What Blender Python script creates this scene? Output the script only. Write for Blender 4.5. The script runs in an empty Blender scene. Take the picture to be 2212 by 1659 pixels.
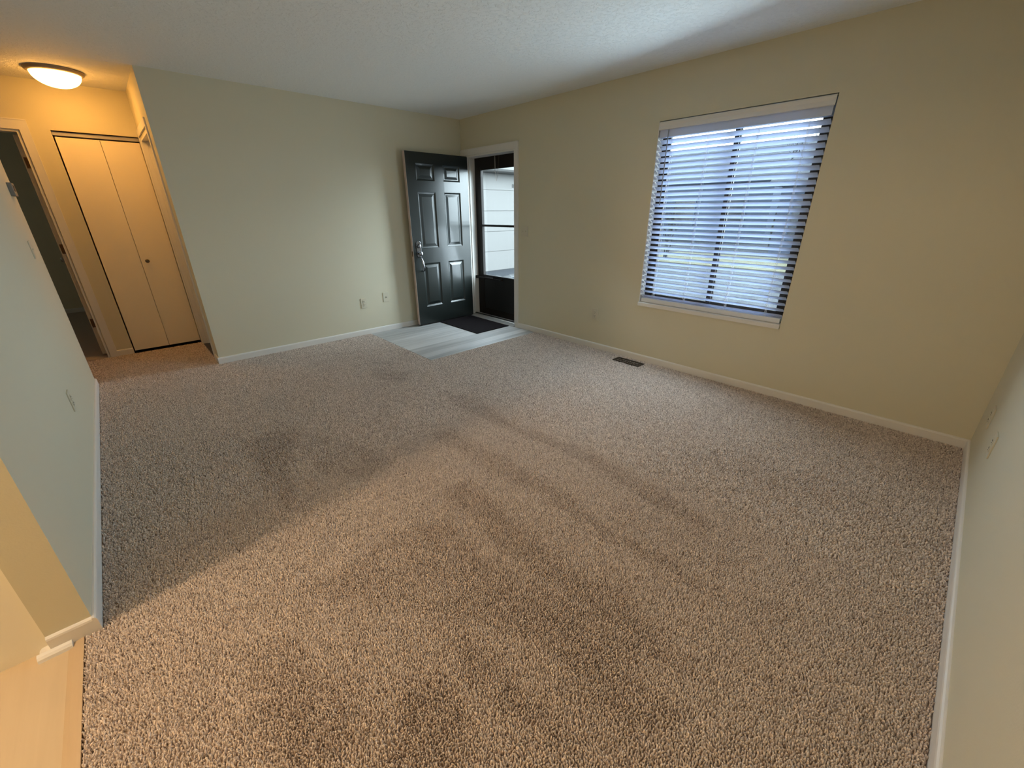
import bpy, bmesh, math, random
import numpy as np
from mathutils import Vector, Matrix

C = bpy.context.scene.collection
sc = bpy.context.scene
PI = math.pi
H = 2.44                      # ceiling height
XL, XW = -4.011, -4.126       # left partition, room face and kitchen face
YN = -5.14                    # near wall
YE = -3.03                    # free end of the left partition
YH = 1.04                     # far wall of the hall

# ------------------------------------------------------------------ camera
cam_d = bpy.data.cameras.new('camera')
cam = bpy.data.objects.new('camera', cam_d)
C.objects.link(cam)
cam_d.sensor_fit = 'HORIZONTAL'
cam_d.sensor_width = 36.0
cam_d.lens = 888.0066 / 2212 * 36.0
cam_d.clip_start = 0.02
_r = Vector((0.7310484773901744, -0.6823092867958935, -0.004707532005924462))
_u = Vector((0.2680013055779403, 0.28078691092562486, 0.9215931916314078))
_f = Vector((0.6274897799279501, 0.6749909242389296, -0.3881286233725213))
cam.matrix_world = Matrix(((_r.x, _u.x, -_f.x, -3.60994), (_r.y, _u.y, -_f.y, -4.81993), (_r.z, _u.z, -_f.z, 1.39060), (0, 0, 0, 1)))
sc.camera = cam

# ------------------------------------------------------------------ world, daylight, exposure
sc.view_settings.view_transform = 'Standard'
sc.view_settings.look = 'None'
sc.view_settings.gamma = 1.0
sc.view_settings.use_curve_mapping = False
sc.view_settings.exposure = 0.0
sc.cycles.max_bounces = 10
sc.cycles.diffuse_bounces = 7
sc.cycles.transparent_max_bounces = 16
sc.cycles.use_denoising = True
sc.cycles.caustics_reflective = False
sc.cycles.caustics_refractive = False

# hazy winter sky: dim overhead, bright towards the horizon, brightest where the low sun stands behind the haze
SKY_ZENITH, SKY_HORIZON, SKY_GLOW = 3.0, 8.0, 29.0
SUN_DIR = Vector((0.78, -0.58, 0.18)).normalized()
w = bpy.data.worlds.new('world')
sc.world = w
w.use_nodes = True
nt = w.node_tree
nt.nodes.clear()


def wn(kind, **kw):
    n = nt.nodes.new(kind)
    for k, v in kw.items():
        setattr(n, k, v)
    return n


tc = wn('ShaderNodeTexCoord')
sx = wn('ShaderNodeSeparateXYZ')
nt.links.new(tc.outputs['Generated'], sx.inputs[0])
up = wn('ShaderNodeMapRange', interpolation_type='SMOOTHSTEP')     # 1 at the horizon, 0 high up
for k, v in zip(('From Min', 'From Max', 'To Min', 'To Max'), (0.05, 0.65, 1.0, 0.0)):
    up.inputs[k].default_value = v
nt.links.new(sx.outputs['Z'], up.inputs['Value'])
dt = wn('ShaderNodeVectorMath', operation='DOT_PRODUCT')
dt.inputs[1].default_value = SUN_DIR
nt.links.new(tc.outputs['Generated'], dt.inputs[0])
mxz = wn('ShaderNodeMath', operation='MAXIMUM')
mxz.inputs[1].default_value = 0.0
nt.links.new(dt.outputs['Value'], mxz.inputs[0])
pw = wn('ShaderNodeMath', operation='POWER')
pw.inputs[1].default_value = 5.0
nt.links.new(mxz.outputs[0], pw.inputs[0])
m1 = wn('ShaderNodeMath', operation='MULTIPLY_ADD')
m1.inputs[1].default_value = SKY_HORIZON - SKY_ZENITH
m1.inputs[2].default_value = SKY_ZENITH
nt.links.new(up.outputs[0], m1.inputs[0])
m2 = wn('ShaderNodeMath', operation='MULTIPLY_ADD')
m2.inputs[1].default_value = SKY_GLOW
nt.links.new(pw.outputs[0], m2.inputs[0])
nt.links.new(m1.outputs[0], m2.inputs[2])
bg = wn('ShaderNodeBackground')
bg.inputs['Color'].default_value = (0.78, 0.90, 1.0, 1)
nt.links.new(m2.outputs[0], bg.inputs['Strength'])
out = wn('ShaderNodeOutputWorld')
nt.links.new(bg.outputs[0], out.inputs[0])


def light(name, kind, loc, energy, color, **kw):
    d = bpy.data.lights.new(name, kind)
    d.energy = energy
    d.color = color
    for k, v in kw.items():
        setattr(d, k, v)
    o = bpy.data.objects.new(name, d)
    o.location = loc
    C.objects.link(o)
    return o


def portal(name, loc, sy, sz):
    o = light(name, 'AREA', loc, 1.0, (1, 1, 1), shape='RECTANGLE', size=sz, size_y=sy)
    o.rotation_euler = (0, PI / 2, 0)     # shines towards -x, into the room
    o.data.cycles.is_portal = True
    return o


portal('window_daylight_portal', (0.165, -3.355, 1.32), 1.22, 1.5)
portal('entry_daylight_portal', (0.20, -0.525, 1.02), 0.9, 2.0)
# unseen area lamps added inside blind and entry, standing in for part of the daylight
wl = light('window_fill', 'AREA', (-0.25, -3.355, 1.34), 24.0, (0.64, 0.86, 1.0), shape='RECTANGLE', size=1.38, size_y=1.18)
wl.rotation_euler = (0, PI / 2 - math.radians(11), -math.radians(11))
wl = light('entry_fill', 'AREA', (-0.02, -0.560, 0.85), 10.0, (0.74, 0.90, 1.0), shape='RECTANGLE', size=0.70, size_y=0.62)
wl.rotation_euler = (0, PI / 2 - math.radians(12), math.radians(18))
light('bedroom_fill', 'POINT', (-6.4, 2.6, 1.5), 5.0, (0.85, 0.95, 0.9), shadow_soft_size=0.4)     # added fill lamp, out of sight, lifting the dark bedroom
# the ceiling lamp of the kitchen behind the partition: off to the left, lights the near carpet
light('kitchen_lamp', 'POINT', (-5.00, -3.160, 2.15), 97.0, (1.0, 0.73, 0.46), shadow_soft_size=0.09)

# ------------------------------------------------------------------ materials
def mat(name, col, rough=0.6, metal=0.0, bump=None, var=None, spec=0.5, emit=None, coat=0.0):
    m = bpy.data.materials.new(name)
    m.use_nodes = True
    n = m.node_tree.nodes
    L = m.node_tree.links
    p = n['Principled BSDF']
    p.inputs['Base Color'].default_value = (*col, 1)
    p.inputs['Roughness'].default_value = rough
    p.inputs['Metallic'].default_value = metal
    p.inputs['Specular IOR Level'].default_value = spec
    p.inputs['Coat Weight'].default_value = coat
    if emit:
        p.inputs['Emission Color'].default_value = (*emit[0], 1)
        p.inputs['Emission Strength'].default_value = emit[1]
    if bump or var:
        co = n.new('ShaderNodeTexCoord')
    if var:                                   # (scale, amount): gentle mottling of the colour
        t = n.new('ShaderNodeTexNoise')
        t.inputs['Scale'].default_value = var[0]
        t.inputs['Detail'].default_value = 4
        mx = n.new('ShaderNodeMixRGB')
        mx.inputs[1].default_value = (*[c * (1 - var[1]) for c in col], 1)
        mx.inputs[2].default_value = (*[min(1, c * (1 + var[1])) for c in col], 1)
        L.new(co.outputs['Object'], t.inputs['Vector'])
        L.new(t.outputs['Fac'], mx.inputs[0])
        L.new(mx.outputs[0], p.inputs['Base Color'])
    if bump:                                  # (scale, strength, distance)
        t = n.new('ShaderNodeTexNoise')
        t.inputs['Scale'].default_value = bump[0]
        t.inputs['Detail'].default_value = 5
        b = n.new('ShaderNodeBump')
        b.inputs['Strength'].default_value = bump[1]
        b.inputs['Distance'].default_value = bump[2]
        L.new(co.outputs['Object'], t.inputs['Vector'])
        L.new(t.outputs['Fac'], b.inputs['Height'])
        L.new(b.outputs[0], p.inputs['Normal'])
    return m


M = {}
M['wall'] = mat('wall_paint', (0.62, 0.585, 0.45), 0.7, bump=(160, 0.25, 0.002), var=(1.3, 0.015))
M['trim'] = mat('trim_paint', (0.72, 0.70, 0.67), 0.4, bump=(40, 0.05, 0.001))
M['white'] = mat('white_wall_paint', (0.86, 0.82, 0.72), 0.6, bump=(160, 0.15, 0.001))
M['closet'] = mat('closet_door_paint', (0.84, 0.76, 0.61), 0.5, var=(3, 0.02))
M['dark_door'] = mat('dark_green_gloss_paint', (0.011, 0.0145, 0.0135), 0.30, bump=(45, 0.06, 0.002), coat=0.15)
M['edge'] = mat('primed_door_edge', (0.50, 0.40, 0.36), 0.6)
M['bronze'] = mat('dark_bronze_metal', (0.014, 0.010, 0.008), 0.5, spec=0.25)
M['black'] = mat('black_panel', (0.008, 0.007, 0.007), 0.5)
M['chrome'] = mat('aged_chrome', (0.55, 0.53, 0.50), 0.22, 1.0)
M['hinge'] = mat('brown_hinge_metal', (0.16, 0.10, 0.06), 0.45, 0.8)
M['plate'] = mat('almond_plastic', (0.60, 0.56, 0.44), 0.4)
M['grey_plastic'] = mat('grey_plastic', (0.20, 0.20, 0.19), 0.5)
M['slot'] = mat('dark_slot', (0.02, 0.02, 0.018), 0.6)
M['mat'] = mat('dark_doormat_fibre', (0.012, 0.009, 0.010), 0.95, spec=0.1, bump=(600, 0.8, 0.004), var=(300, 0.4))
M['vent'] = mat('brown_vent_metal', (0.045, 0.03, 0.02), 0.45, 0.4)
M['alum'] = mat('threshold_metal', (0.45, 0.43, 0.40), 0.4, 0.6)
M['blind'] = mat('white_vinyl_slat', (0.70, 0.74, 0.81), 0.45)
M['cord'] = mat('white_cord', (0.70, 0.70, 0.70), 0.8)
M['wand'] = mat('grey_wand', (0.25, 0.28, 0.33), 0.3)
M['lamp_ring'] = mat('lamp_ring_metal', (0.30, 0.24, 0.18), 0.45, 0.2)
M['lamp_glass'] = mat('lit_lamp_glass', (0.9, 0.85, 0.7), 0.4, emit=((1.0, 0.46, 0.09), 28.0))
M['pewter'] = mat('dark_pewter', (0.30, 0.30, 0.32), 0.2, 1.0)
M['knob'] = mat('dark_bronze_knob', (0.10, 0.08, 0.06), 0.35, 0.8)
M['strip'] = mat('wood_tone_reducer', (0.50, 0.37, 0.235), 0.5)

# the dome glows hottest at the bottom, under the bulbs
_m = M['lamp_glass'].node_tree
_g = _m.nodes.new('ShaderNodeNewGeometry')
_s = _m.nodes.new('ShaderNodeSeparateXYZ')
_p = _m.nodes.new('ShaderNodeMapRange')
for _k, _v in zip(('From Min', 'From Max', 'To Min', 'To Max'), (0.0, -1.0, 5.5, 42.0)):
    _p.inputs[_k].default_value = _v
_m.links.new(_g.outputs['Normal'], _s.inputs[0])
_m.links.new(_s.outputs['Z'], _p.inputs['Value'])
_m.links.new(_p.outputs[0], _m.nodes['Principled BSDF'].inputs['Emission Strength'])


def ceiling_mat():
    m = mat('knockdown_ceiling', (0.82, 0.825, 0.80), 0.85)
    n, L = m.node_tree.nodes, m.node_tree.links
    co = n.new('ShaderNodeTexCoord')
    a = n.new('ShaderNodeTexNoise')
    a.inputs['Scale'].default_value = 34
    a.inputs['Detail'].default_value = 6
    a.inputs['Roughness'].default_value = 0.62
    r = n.new('ShaderNodeValToRGB')
    r.color_ramp.elements[0].position = 0.50
    r.color_ramp.elements[1].position = 0.60
    b = n.new('ShaderNodeBump')
    b.inputs['Strength'].default_value = 0.6
    b.inputs['Distance'].default_value = 0.004
    L.new(co.outputs['Object'], a.inputs['Vector'])
    L.new(a.outputs['Fac'], r.inputs[0])
    L.new(r.outputs[0], b.inputs['Height'])
    L.new(b.outputs[0], m.node_tree.nodes['Principled BSDF'].inputs['Normal'])
    return m


def plank_mat(name, c1, c2, axis, width, rough):
    """vinyl planks: a tone per plank and stretched grain; axis = the planks' long direction"""
    m = mat(name, c1, rough)
    n, L = m.node_tree.nodes, m.node_tree.links
    co = n.new('ShaderNodeTexCoord')
    mp = n.new('ShaderNodeMapping')
    mp.inputs['Scale'].default_value = (0.9, 13, 1) if axis == 'x' else (22, 1.2, 1)
    g = n.new('ShaderNodeTexNoise')
    g.inputs['Scale'].default_value = 1.6
    g.inputs['Detail'].default_value = 6
    sp = n.new('ShaderNodeSeparateXYZ')
    dv = n.new('ShaderNodeMath'); dv.operation = 'DIVIDE'; dv.inputs[1].default_value = width
    fl = n.new('ShaderNodeMath'); fl.operation = 'FLOOR'
    wn = n.new('ShaderNodeTexWhiteNoise'); wn.noise_dimensions = '1D'
    ad = n.new('ShaderNodeMath'); ad.operation = 'MULTIPLY_ADD'; ad.inputs[1].default_value = 0.45
    sb = n.new('ShaderNodeMath'); sb.operation = 'MULTIPLY'; sb.inputs[1].default_value = 0.75
    mx = n.new('ShaderNodeMixRGB')
    mx.inputs[1].default_value = (*c1, 1)
    mx.inputs[2].default_value = (*c2, 1)
    L.new(co.outputs['Object'], mp.inputs[0])
    L.new(mp.outputs[0], g.inputs['Vector'])
    L.new(co.outputs['Object'], sp.inputs[0])
    L.new(sp.outputs['Y' if axis == 'x' else 'X'], dv.inputs[0])
    L.new(dv.outputs[0], fl.inputs[0])
    L.new(fl.outputs[0], wn.inputs['W'])
    L.new(g.outputs['Fac'], sb.inputs[0])
    L.new(wn.outputs['Value'], ad.inputs[0])
    L.new(sb.outputs[0], ad.inputs[2])
    L.new(ad.outputs[0], mx.inputs[0])
    L.new(mx.outputs[0], n['Principled BSDF'].inputs['Base Color'])
    return m


def carpet_mat():
    m = mat('cut_pile_carpet', (0.5, 0.42, 0.34), 0.95, spec=0.1)
    n, L = m.node_tree.nodes, m.node_tree.links
    p = n['Principled BSDF']
    p.inputs['Sheen Weight'].default_value = 0.15
    p.inputs['Sheen Roughness'].default_value = 0.5
    a = n.new('ShaderNodeAttribute')
    a.attribute_name = 'yarn'
    r = n.new('ShaderNodeValToRGB')
    r.color_ramp.elements[0].color = (0.245, 0.178, 0.142, 1)
    r.color_ramp.elements[1].color = (0.87, 0.745, 0.655, 1)
    L.new(a.outputs['Fac'], r.inputs[0])
    L.new(r.outputs[0], p.inputs['Base Color'])
    return m


def glass_mat():
    m = bpy.data.materials.new('clear_glass')
    m.use_nodes = True
    n, L = m.node_tree.nodes, m.node_tree.links
    n.clear()
    o = n.new('ShaderNodeOutputMaterial')
    t = n.new('ShaderNodeBsdfTransparent')
    t.inputs[0].default_value = (0.93, 0.96, 0.95, 1)
    g = n.new('ShaderNodeBsdfGlossy')
    g.inputs['Roughness'].default_value = 0.02
    mx = n.new('ShaderNodeMixShader')
    mx.inputs[0].default_value = 0.04
    L.new(t.outputs[0], mx.inputs[1])
    L.new(g.outputs[0], mx.inputs[2])
    L.new(mx.outputs[0], o.inputs[0])
    return m


def slat_mat():
    m = mat('white_translucent_slat', (0.66, 0.71, 0.82), 0.45)
    n, L = m.node_tree.nodes, m.node_tree.links
    t = n.new('ShaderNodeBsdfTranslucent')
    t.inputs[0].default_value = (0.55, 0.66, 0.85, 1)
    mx = n.new('ShaderNodeMixShader')
    mx.inputs[0].default_value = 0.25
    L.new(n['Principled BSDF'].outputs[0], mx.inputs[1])
    L.new(t.outputs[0], mx.inputs[2])
    L.new(mx.outputs[0], n['Material Output'].inputs[0])
    return m


M['slat'] = slat_mat()
M['ceiling'] = ceiling_mat()
M['vinyl_grey'] = plank_mat('grey_oak_vinyl_plank', (0.10, 0.098, 0.096), (0.70, 0.69, 0.68), 'x', 0.115, 0.48)
M['vinyl_tan'] = plank_mat('tan_vinyl_plank', (0.48, 0.36, 0.23), (0.64, 0.51, 0.34), 'y', 0.18, 0.4)
M['carpet'] = carpet_mat()
M['glass'] = glass_mat()
# outdoors
M['asphalt'] = mat('asphalt', (0.032, 0.037, 0.046), 0.9, var=(2.5, 0.3))
M['lawn'] = mat('sunlit_lawn_tone', (0.14, 0.135, 0.075), 0.95, var=(3, 0.35))  # pale yellow stands in for sunlight on the grass
M['snow'] = mat('snow', (0.12, 0.124, 0.13), 0.9, bump=(30, 0.3, 0.01))
M['siding'] = mat('pale_siding', (0.17, 0.166, 0.16), 0.7)
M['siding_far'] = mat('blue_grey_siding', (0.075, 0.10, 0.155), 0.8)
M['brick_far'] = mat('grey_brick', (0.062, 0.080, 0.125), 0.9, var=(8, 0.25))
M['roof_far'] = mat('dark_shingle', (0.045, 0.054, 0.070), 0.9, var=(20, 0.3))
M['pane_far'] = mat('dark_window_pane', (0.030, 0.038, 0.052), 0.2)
M['bark'] = mat('grey_bark', (0.012, 0.011, 0.010), 0.9)
M['number'] = mat('black_number', (0.004, 0.004, 0.004), 0.5)

# ------------------------------------------------------------------ mesh helpers
def box(bm, x0, x1, y0, y1, z0, z1):
    v = [bm.verts.new(p) for p in ((x0, y0, z0), (x1, y0, z0), (x1, y1, z0), (x0, y1, z0), (x0, y0, z1), (x1, y0, z1), (x1, y1, z1), (x0, y1, z1))]
    for f in ((0, 3, 2, 1), (4, 5, 6, 7), (0, 1, 5, 4), (1, 2, 6, 5), (2, 3, 7, 6), (3, 0, 4, 7)):
        bm.faces.new([v[i] for i in f])
    return bm


def prism(bm, pts, axis, a, b):
    """extrude a 2-D outline between a and b along an axis; outline coords are the two other axes in xyz order"""
    def P(p, t):
        return {'x': (t, p[0], p[1]), 'y': (p[0], t, p[1]), 'z': (p[0], p[1], t)}[axis]
    A = [bm.verts.new(P(p, a)) for p in pts]
    B = [bm.verts.new(P(p, b)) for p in pts]
    n = len(pts)
    bm.faces.new(A)
    bm.faces.new(B[::-1])
    for i in range(n):
        bm.faces.new((A[i], B[i], B[(i + 1) % n], A[(i + 1) % n]))
    return bm


def tube(bm, pts, r, n=10, closed=False):
    pts = [Vector(p) for p in pts]
    rs = r if isinstance(r, (list, tuple)) else [r] * len(pts)
    rings = []
    up = None
    for i, p in enumerate(pts):
        d = (pts[min(i + 1, len(pts) - 1)] - pts[max(i - 1, 0)]).normalized()
        if up is None:
            up = d.orthogonal().normalized()
        s = d.cross(up).normalized()
        up = s.cross(d).normalized()
        rings.append([bm.verts.new(p + rs[i] * (math.cos(2 * PI * k / n) * up + math.sin(2 * PI * k / n) * s)) for k in range(n)])
    for a, b in zip(rings, rings[1:]):
        for k in range(n):
            bm.faces.new((a[k], a[(k + 1) % n], b[(k + 1) % n], b[k]))
    bm.faces.new(rings[0][::-1])
    bm.faces.new(rings[-1])
    return bm


def lathe(bm, prof, origin, axis='z', n=32):
    """revolve (radius, height) pairs round an axis through origin"""
    o = Vector(origin)
    rings = []
    for r, h in prof:
        ring = []
        for k in range(n if r > 1e-6 else 1):
            c, s = r * math.cos(2 * PI * k / n), r * math.sin(2 * PI * k / n)
            ring.append(bm.verts.new(o + Vector({'z': (c, s, h), 'y': (c, h, s), 'x': (h, c, s)}[axis])))
        rings.append(ring)
    for a, b in zip(rings, rings[1:]):
        if len(a) == 1 and len(b) == 1:
            continue
        for k in range(n):
            k2 = (k + 1) % n
            if len(a) == 1:
                bm.faces.new((a[0], b[k], b[k2]))
            elif len(b) == 1:
                bm.faces.new((a[k], b[0], a[k2]))
            else:
                bm.faces.new((a[k], b[k], b[k2], a[k2]))
    for ring, rev in ((rings[0], False), (rings[-1], True)):
        if len(ring) > 1:
            bm.faces.new(ring[::-1] if rev else ring)
    return bm


def new():
    return bmesh.new()


def obj(name, bm, material, parent=None, bevel=0.0, smooth=False):
    bmesh.ops.recalc_face_normals(bm, faces=bm.faces)
    if bevel:
        bmesh.ops.bevel(bm, geom=bm.edges[:], offset=bevel, segments=2, affect='EDGES', profile=0.6)
    me = bpy.data.meshes.new(name)
    bm.to_mesh(me)
    bm.free()
    me.materials.append(material)
    if smooth:
        for f in me.polygons:
            f.use_smooth = True
        me.set_sharp_from_angle(angle=math.radians(35))
    o = bpy.data.objects.new(name, me)
    C.objects.link(o)
    if parent:
        o.parent = parent
    return o


def tag(o, label, cat, group=None, kind=None):
    o['label'] = label
    o['category'] = cat
    if group:
        o['group'] = group
    if kind:
        o['kind'] = kind
    return o


def thing(name, label, cat, loc=(0, 0, 0), rotz=0.0, group=None, kind=None):
    o = bpy.data.objects.new(name, None)
    o.empty_display_size = 0.05
    C.objects.link(o)
    o.location = loc
    o.rotation_euler = (0, 0, rotz)
    return tag(o, label, cat, group, kind)


def struct(name, bm, material, label, cat, **kw):
    return tag(obj(name, bm, material, **kw), label, cat, kind='structure')


def copy_tree(o, parent=None):
    c = o.copy()
    C.objects.link(c)
    c.parent = parent
    for ch in list(o.children):
        copy_tree(ch, c)
    return c


def wall_along_x(y0, y1, x0, x1, holes=()):
    """a wall slab with rectangular holes (xa, xb, za, zb), sorted by xa"""
    bm = new()
    x = x0
    for xa, xb, za, zb in holes:
        if xa > x:
            box(bm, x, xa, y0, y1, -0.013, H)
        if za > 0:
            box(bm, xa, xb, y0, y1, -0.013, za)
        box(bm, xa, xb, y0, y1, zb, H)
        x = xb
    if x1 > x:
        box(bm, x, x1, y0, y1, -0.013, H)
    return bm


def wall_along_y(x0, x1, y0, y1, holes=()):
    bm = new()
    y = y0
    for ya, yb, za, zb in holes:
        if ya > y:
            box(bm, x0, x1, y, ya, -0.013, H)
        if za > 0:
            box(bm, x0, x1, ya, yb, -0.013, za)
        box(bm, x0, x1, ya, yb, zb, H)
        y = yb
    if y1 > y:
        box(bm, x0, x1, y, y1, -0.013, H)
    return bm


# ------------------------------------------------------------------ room shell
WY0, WY1, WZ0, WZ1 = -3.967, -2.745, 0.570, 2.067       # window opening
DY0, DY1, DZ1 = -1.004, -0.064, 2.034                   # entry opening

bm = new(); box(bm, -7.6, 0.15, -5.3, 5.4, -0.25, -0.013)
struct('floor', bm, M['slot'], 'subfloor under the carpet and the vinyl planks', 'floor')  # near-black, so the gap beside the entry vinyl imitates the carpet edge's shadow
bm = new(); box(bm, -7.6, 0.15, -5.3, 5.4, H, H + 0.12)
struct('ceiling', bm, M['ceiling'], 'off-white knockdown textured ceiling over the whole room', 'ceiling')

struct('wall_back', wall_along_x(0.0, 0.115, -3.106, 0.0), M['wall'], 'beige wall behind the open dark door, with two low plates', 'wall')
struct('wall_right', wall_along_y(0.0, 0.15, -5.3, 0.115, [(WY0, WY1, WZ0, WZ1), (DY0, DY1, 0, DZ1)]), M['wall'], 'beige wall with the blind-covered window and the entry', 'wall')
struct('wall_near', wall_along_x(-5.255, YN, -7.6, 0.0), M['wall'], 'beige wall at the right edge, beside the white baseboard', 'wall')
struct('wall_left', wall_along_y(XW, XL, YE, 0.105), M['wall'], 'free-ended beige partition on the left, ending in a warm lit face', 'wall')
bm = new(); box(bm, XW, XL, YN, YE, 2.075, H)
struct('wall_header', bm, M['wall'], 'beige header over the opening beside the free partition', 'wall')
struct('wall_kitchen', wall_along_x(-3.014, -2.90, -7.6, XW), M['white'], 'cream painted wall at the lower left edge', 'wall')
struct('wall_kitchen_side', wall_along_y(-7.715, -7.6, -5.3, 5.4), M['wall'], 'outer wall of the vinyl-floored room', 'wall')
struct('wall_hall_front', wall_along_x(0.0, 0.105, -7.6, XW), M['wall'], 'hall wall continuing past the free partition', 'wall')
struct('wall_hall_right', wall_along_y(-3.106, -2.99, 0.115, YH, [(0.245, 0.992, 0, 2.045)]), M['wall'], 'narrow hall wall at the corner with a white door casing', 'wall')
struct('wall_hall_back', wall_along_x(YH, YH + 0.115, -7.6, -2.99, [(-4.72, -3.905, 0, 2.052), (-3.712, -3.111, 0, 2.068)]), M['wall'], 'warm lit hall wall with the folding closet doors', 'wall')
# the unlit bedroom behind the open hall door, and the closet
bm = new(); box(bm, -7.6, -3.2, 4.25, 4.36, -0.013, H); box(bm, -3.80, -3.72, YH + 0.115, 4.36, -0.013, H)
struct('wall_bedroom', bm, M['wall'], 'dark room wall seen through the open hall door', 'wall')
bm = new(); box(bm, -3.72, -2.99, 1.75, 1.86, -0.013, H); box(bm, -2.99, -2.88, YH, 1.86, -0.013, H)
struct('wall_closet', bm, M['wall'], 'inside walls of the hall closet', 'wall')

bm = new(); box(bm, -1.519, 0.0, -1.372, 0.0, -0.013, -0.006)
struct('floor_entry', bm, M['vinyl_grey'], 'grey wood-look vinyl rectangle in front of the entry', 'floor')
bm = new(); box(bm, -7.6, -4.05, YN, -3.014, -0.013, -0.010)
struct('floor_kitchen', bm, M['vinyl_tan'], 'tan vinyl floor at the lower left corner', 'floor')

bm = new(); box(bm, -7.6, -3.80, YH + 0.115, 4.25, -0.013, -0.002); box(bm, -4.702, -3.923, YH, YH + 0.115, -0.013, -0.002)
struct('floor_bedroom', bm, mat('bedroom_carpet', (0.42, 0.34, 0.28), 0.95, bump=(400, 0.6, 0.004), var=(200, 0.3)), 'dark carpet floor behind the open hall door', 'floor')

# ------------------------------------------------------------------ baseboards
HB = 0.0586


def base_profile(t=0.0125, h=HB):
    return [(0, -0.0125), (t, -0.0125), (t, h - 0.012), (t * 0.85, h - 0.005), (t * 0.5, h - 0.001), (t * 0.2, h), (0, h)]


def base_x(name, y, sgn, x0, x1, label):      # runs along x on a wall face at y, sticking out by sgn
    bm = new(); prism(bm, [(y + sgn * a, b) for a, b in base_profile()], 'x', x0, x1)
    return struct(name, bm, M['trim'], label, 'baseboard')


def base_y(name, x, sgn, y0, y1, label):
    bm = new(); prism(bm, [(x + sgn * a, b) for a, b in base_profile()], 'y', y0, y1)
    return struct(name, bm, M['trim'], label, 'baseboard')


base_x('baseboard_back', 0.0, -1, -3.106 - 0.0125, -0.06, 'white baseboard under the wall with the two low plates')
base_y('baseboard_right', 0.0, -1, YN, -1.0655, 'white baseboard under the window wall')
base_x('baseboard_near', YN, 1, -4.01, -0.0125, 'white baseboard running down the right edge')
base_y('baseboard_left', XL, 1, YE - 0.0125, 0.105, 'white baseboard along the free partition')
base_x('baseboard_partition_end', YE, -1, XW, XL, 'short white baseboard across the partition end')
base_y('baseboard_corner', -3.106, -1, 0.0, 0.19, 'short white baseboard at the hall corner')
base_x('baseboard_hall', YH, -1, -3.842, -3.712, 'short baseboard between hall door casing and closet')
base_x('baseboard_bedroom', 4.25, -1, -7.6, -3.82, 'baseboard in the dark room beyond the hall door')
# quarter-round shoe moulding where the partition end meets the vinyl
bm = new()
prism(bm, [(YE - 0.0125, -0.0105), (YE - 0.034, -0.0105), (YE - 0.031, 0.001), (YE - 0.024, 0.008), (YE - 0.0125, 0.011)], 'x', XW - 0.034, -4.075)
prism(bm, [(XW, -0.0105), (XW - 0.034, -0.0105), (XW - 0.031, 0.001), (XW - 0.024, 0.008), (XW, 0.011)], 'y', YE - 0.0126, -3.014)
struct('trim_1', bm, M['trim'], 'white shoe moulding wrapping the foot of the partition end', 'trim')
bm = new()
prism(bm, [(-4.088, -0.010), (-4.047, -0.010), (-4.047, -0.001), (-4.056, -0.002), (-4.075, -0.006)], 'y', YN, YE - 0.0125)
struct('trim_2', bm, M['strip'], 'wood tone reducer strip between carpet and tan vinyl', 'trim')

# ------------------------------------------------------------------ carpet
LAY = [   # footprints and vacuum strokes where the pile lies the other way
    ([(-3.3, -1.93), (-3.18, -1.87), (-2.99, -1.98), (-3.15, -2.37), (-3.29, -2.84), (-3.32, -2.56), (-3.32, -2.15)], 1.0),
    ([(-1.95, -2.35), (-1.80, -2.55), (-1.84, -2.95), (-1.74, -3.53), (-1.81, -4.08), (-1.85, -4.35), (-1.92, -4.32), (-1.91, -4.07), (-1.87, -3.58), (-1.92, -3.03)], 0.9),
    ([(-2.38, -2.66), (-2.23, -2.70), (-2.17, -3.3), (-2.17, -3.73), (-2.24, -4.02), (-2.19, -4.31), (-2.23, -4.53), (-2.27, -4.47), (-2.25, -4.22), (-2.3, -3.96), (-2.29, -3.58), (-2.36, -3.17), (-2.34, -2.96)], 0.9),
    ([(-2.49, -3.23), (-2.5, -3.51), (-2.55, -3.82), (-2.53, -4.13), (-2.5, -4.28), (-2.56, -4.5), (-2.59, -4.62), (-2.65, -4.46), (-2.66, -4.29), (-2.66, -4.03), (-2.69, -3.84), (-2.66, -3.55), (-2.68, -3.25)], 0.9),
    ([(-3.43, -3.36), (-3.22, -3.37), (-2.95, -3.34), (-2.74, -3.44), (-2.77, -3.61), (-2.74, -3.9), (-2.63, -4.29), (-2.61, -4.5), (-2.76, -4.45), (-2.88, -4.24), (-2.95, -4.03), (-3.08, -3.86), (-3.24, -3.63)], 0.8),
    ([(-3.1, -3.88), (-3.04, -4.02), (-3.03, -4.2), (-3.02, -4.36), (-3.03, -4.44), (-3.1, -4.28), (-3.14, -4.07)], 0.8),
    ([(-3.62, -3.51), (-3.52, -3.57), (-3.45, -3.81), (-3.43, -4.03), (-3.56, -4.02), (-3.65, -3.93), (-3.66, -3.7)], 0.8),
    ([(-3.3, -3.98), (-3.2, -4.03), (-3.2, -4.19), (-3.31, -4.25), (-3.45, -4.12), (-3.36, -4.06)], 1.0),
    ([(-2.88, -4.24), (-2.72, -4.35), (-2.72, -4.49), (-2.73, -4.62), (-2.9, -4.54), (-2.89, -4.37)], 0.8),
    ([(-2.06, -1.2), (-1.85, -1.54), (-2.02, -1.71), (-2.16, -1.45)], 0.9),
    ([(-1.85, -2.08), (-1.77, -2.45), (-1.84, -2.54), (-1.95, -2.34)], 0.7),
    ([(-3.03, -2.15), (-2.80, -2.30), (-2.70, -2.75), (-2.90, -2.85), (-3.05, -2.60)], 0.5),
    ([(-1.35, -4.0), (-1.05, -4.1), (-1.0, -4.9), (-1.3, -5.0)], 0.35),
]


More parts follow.
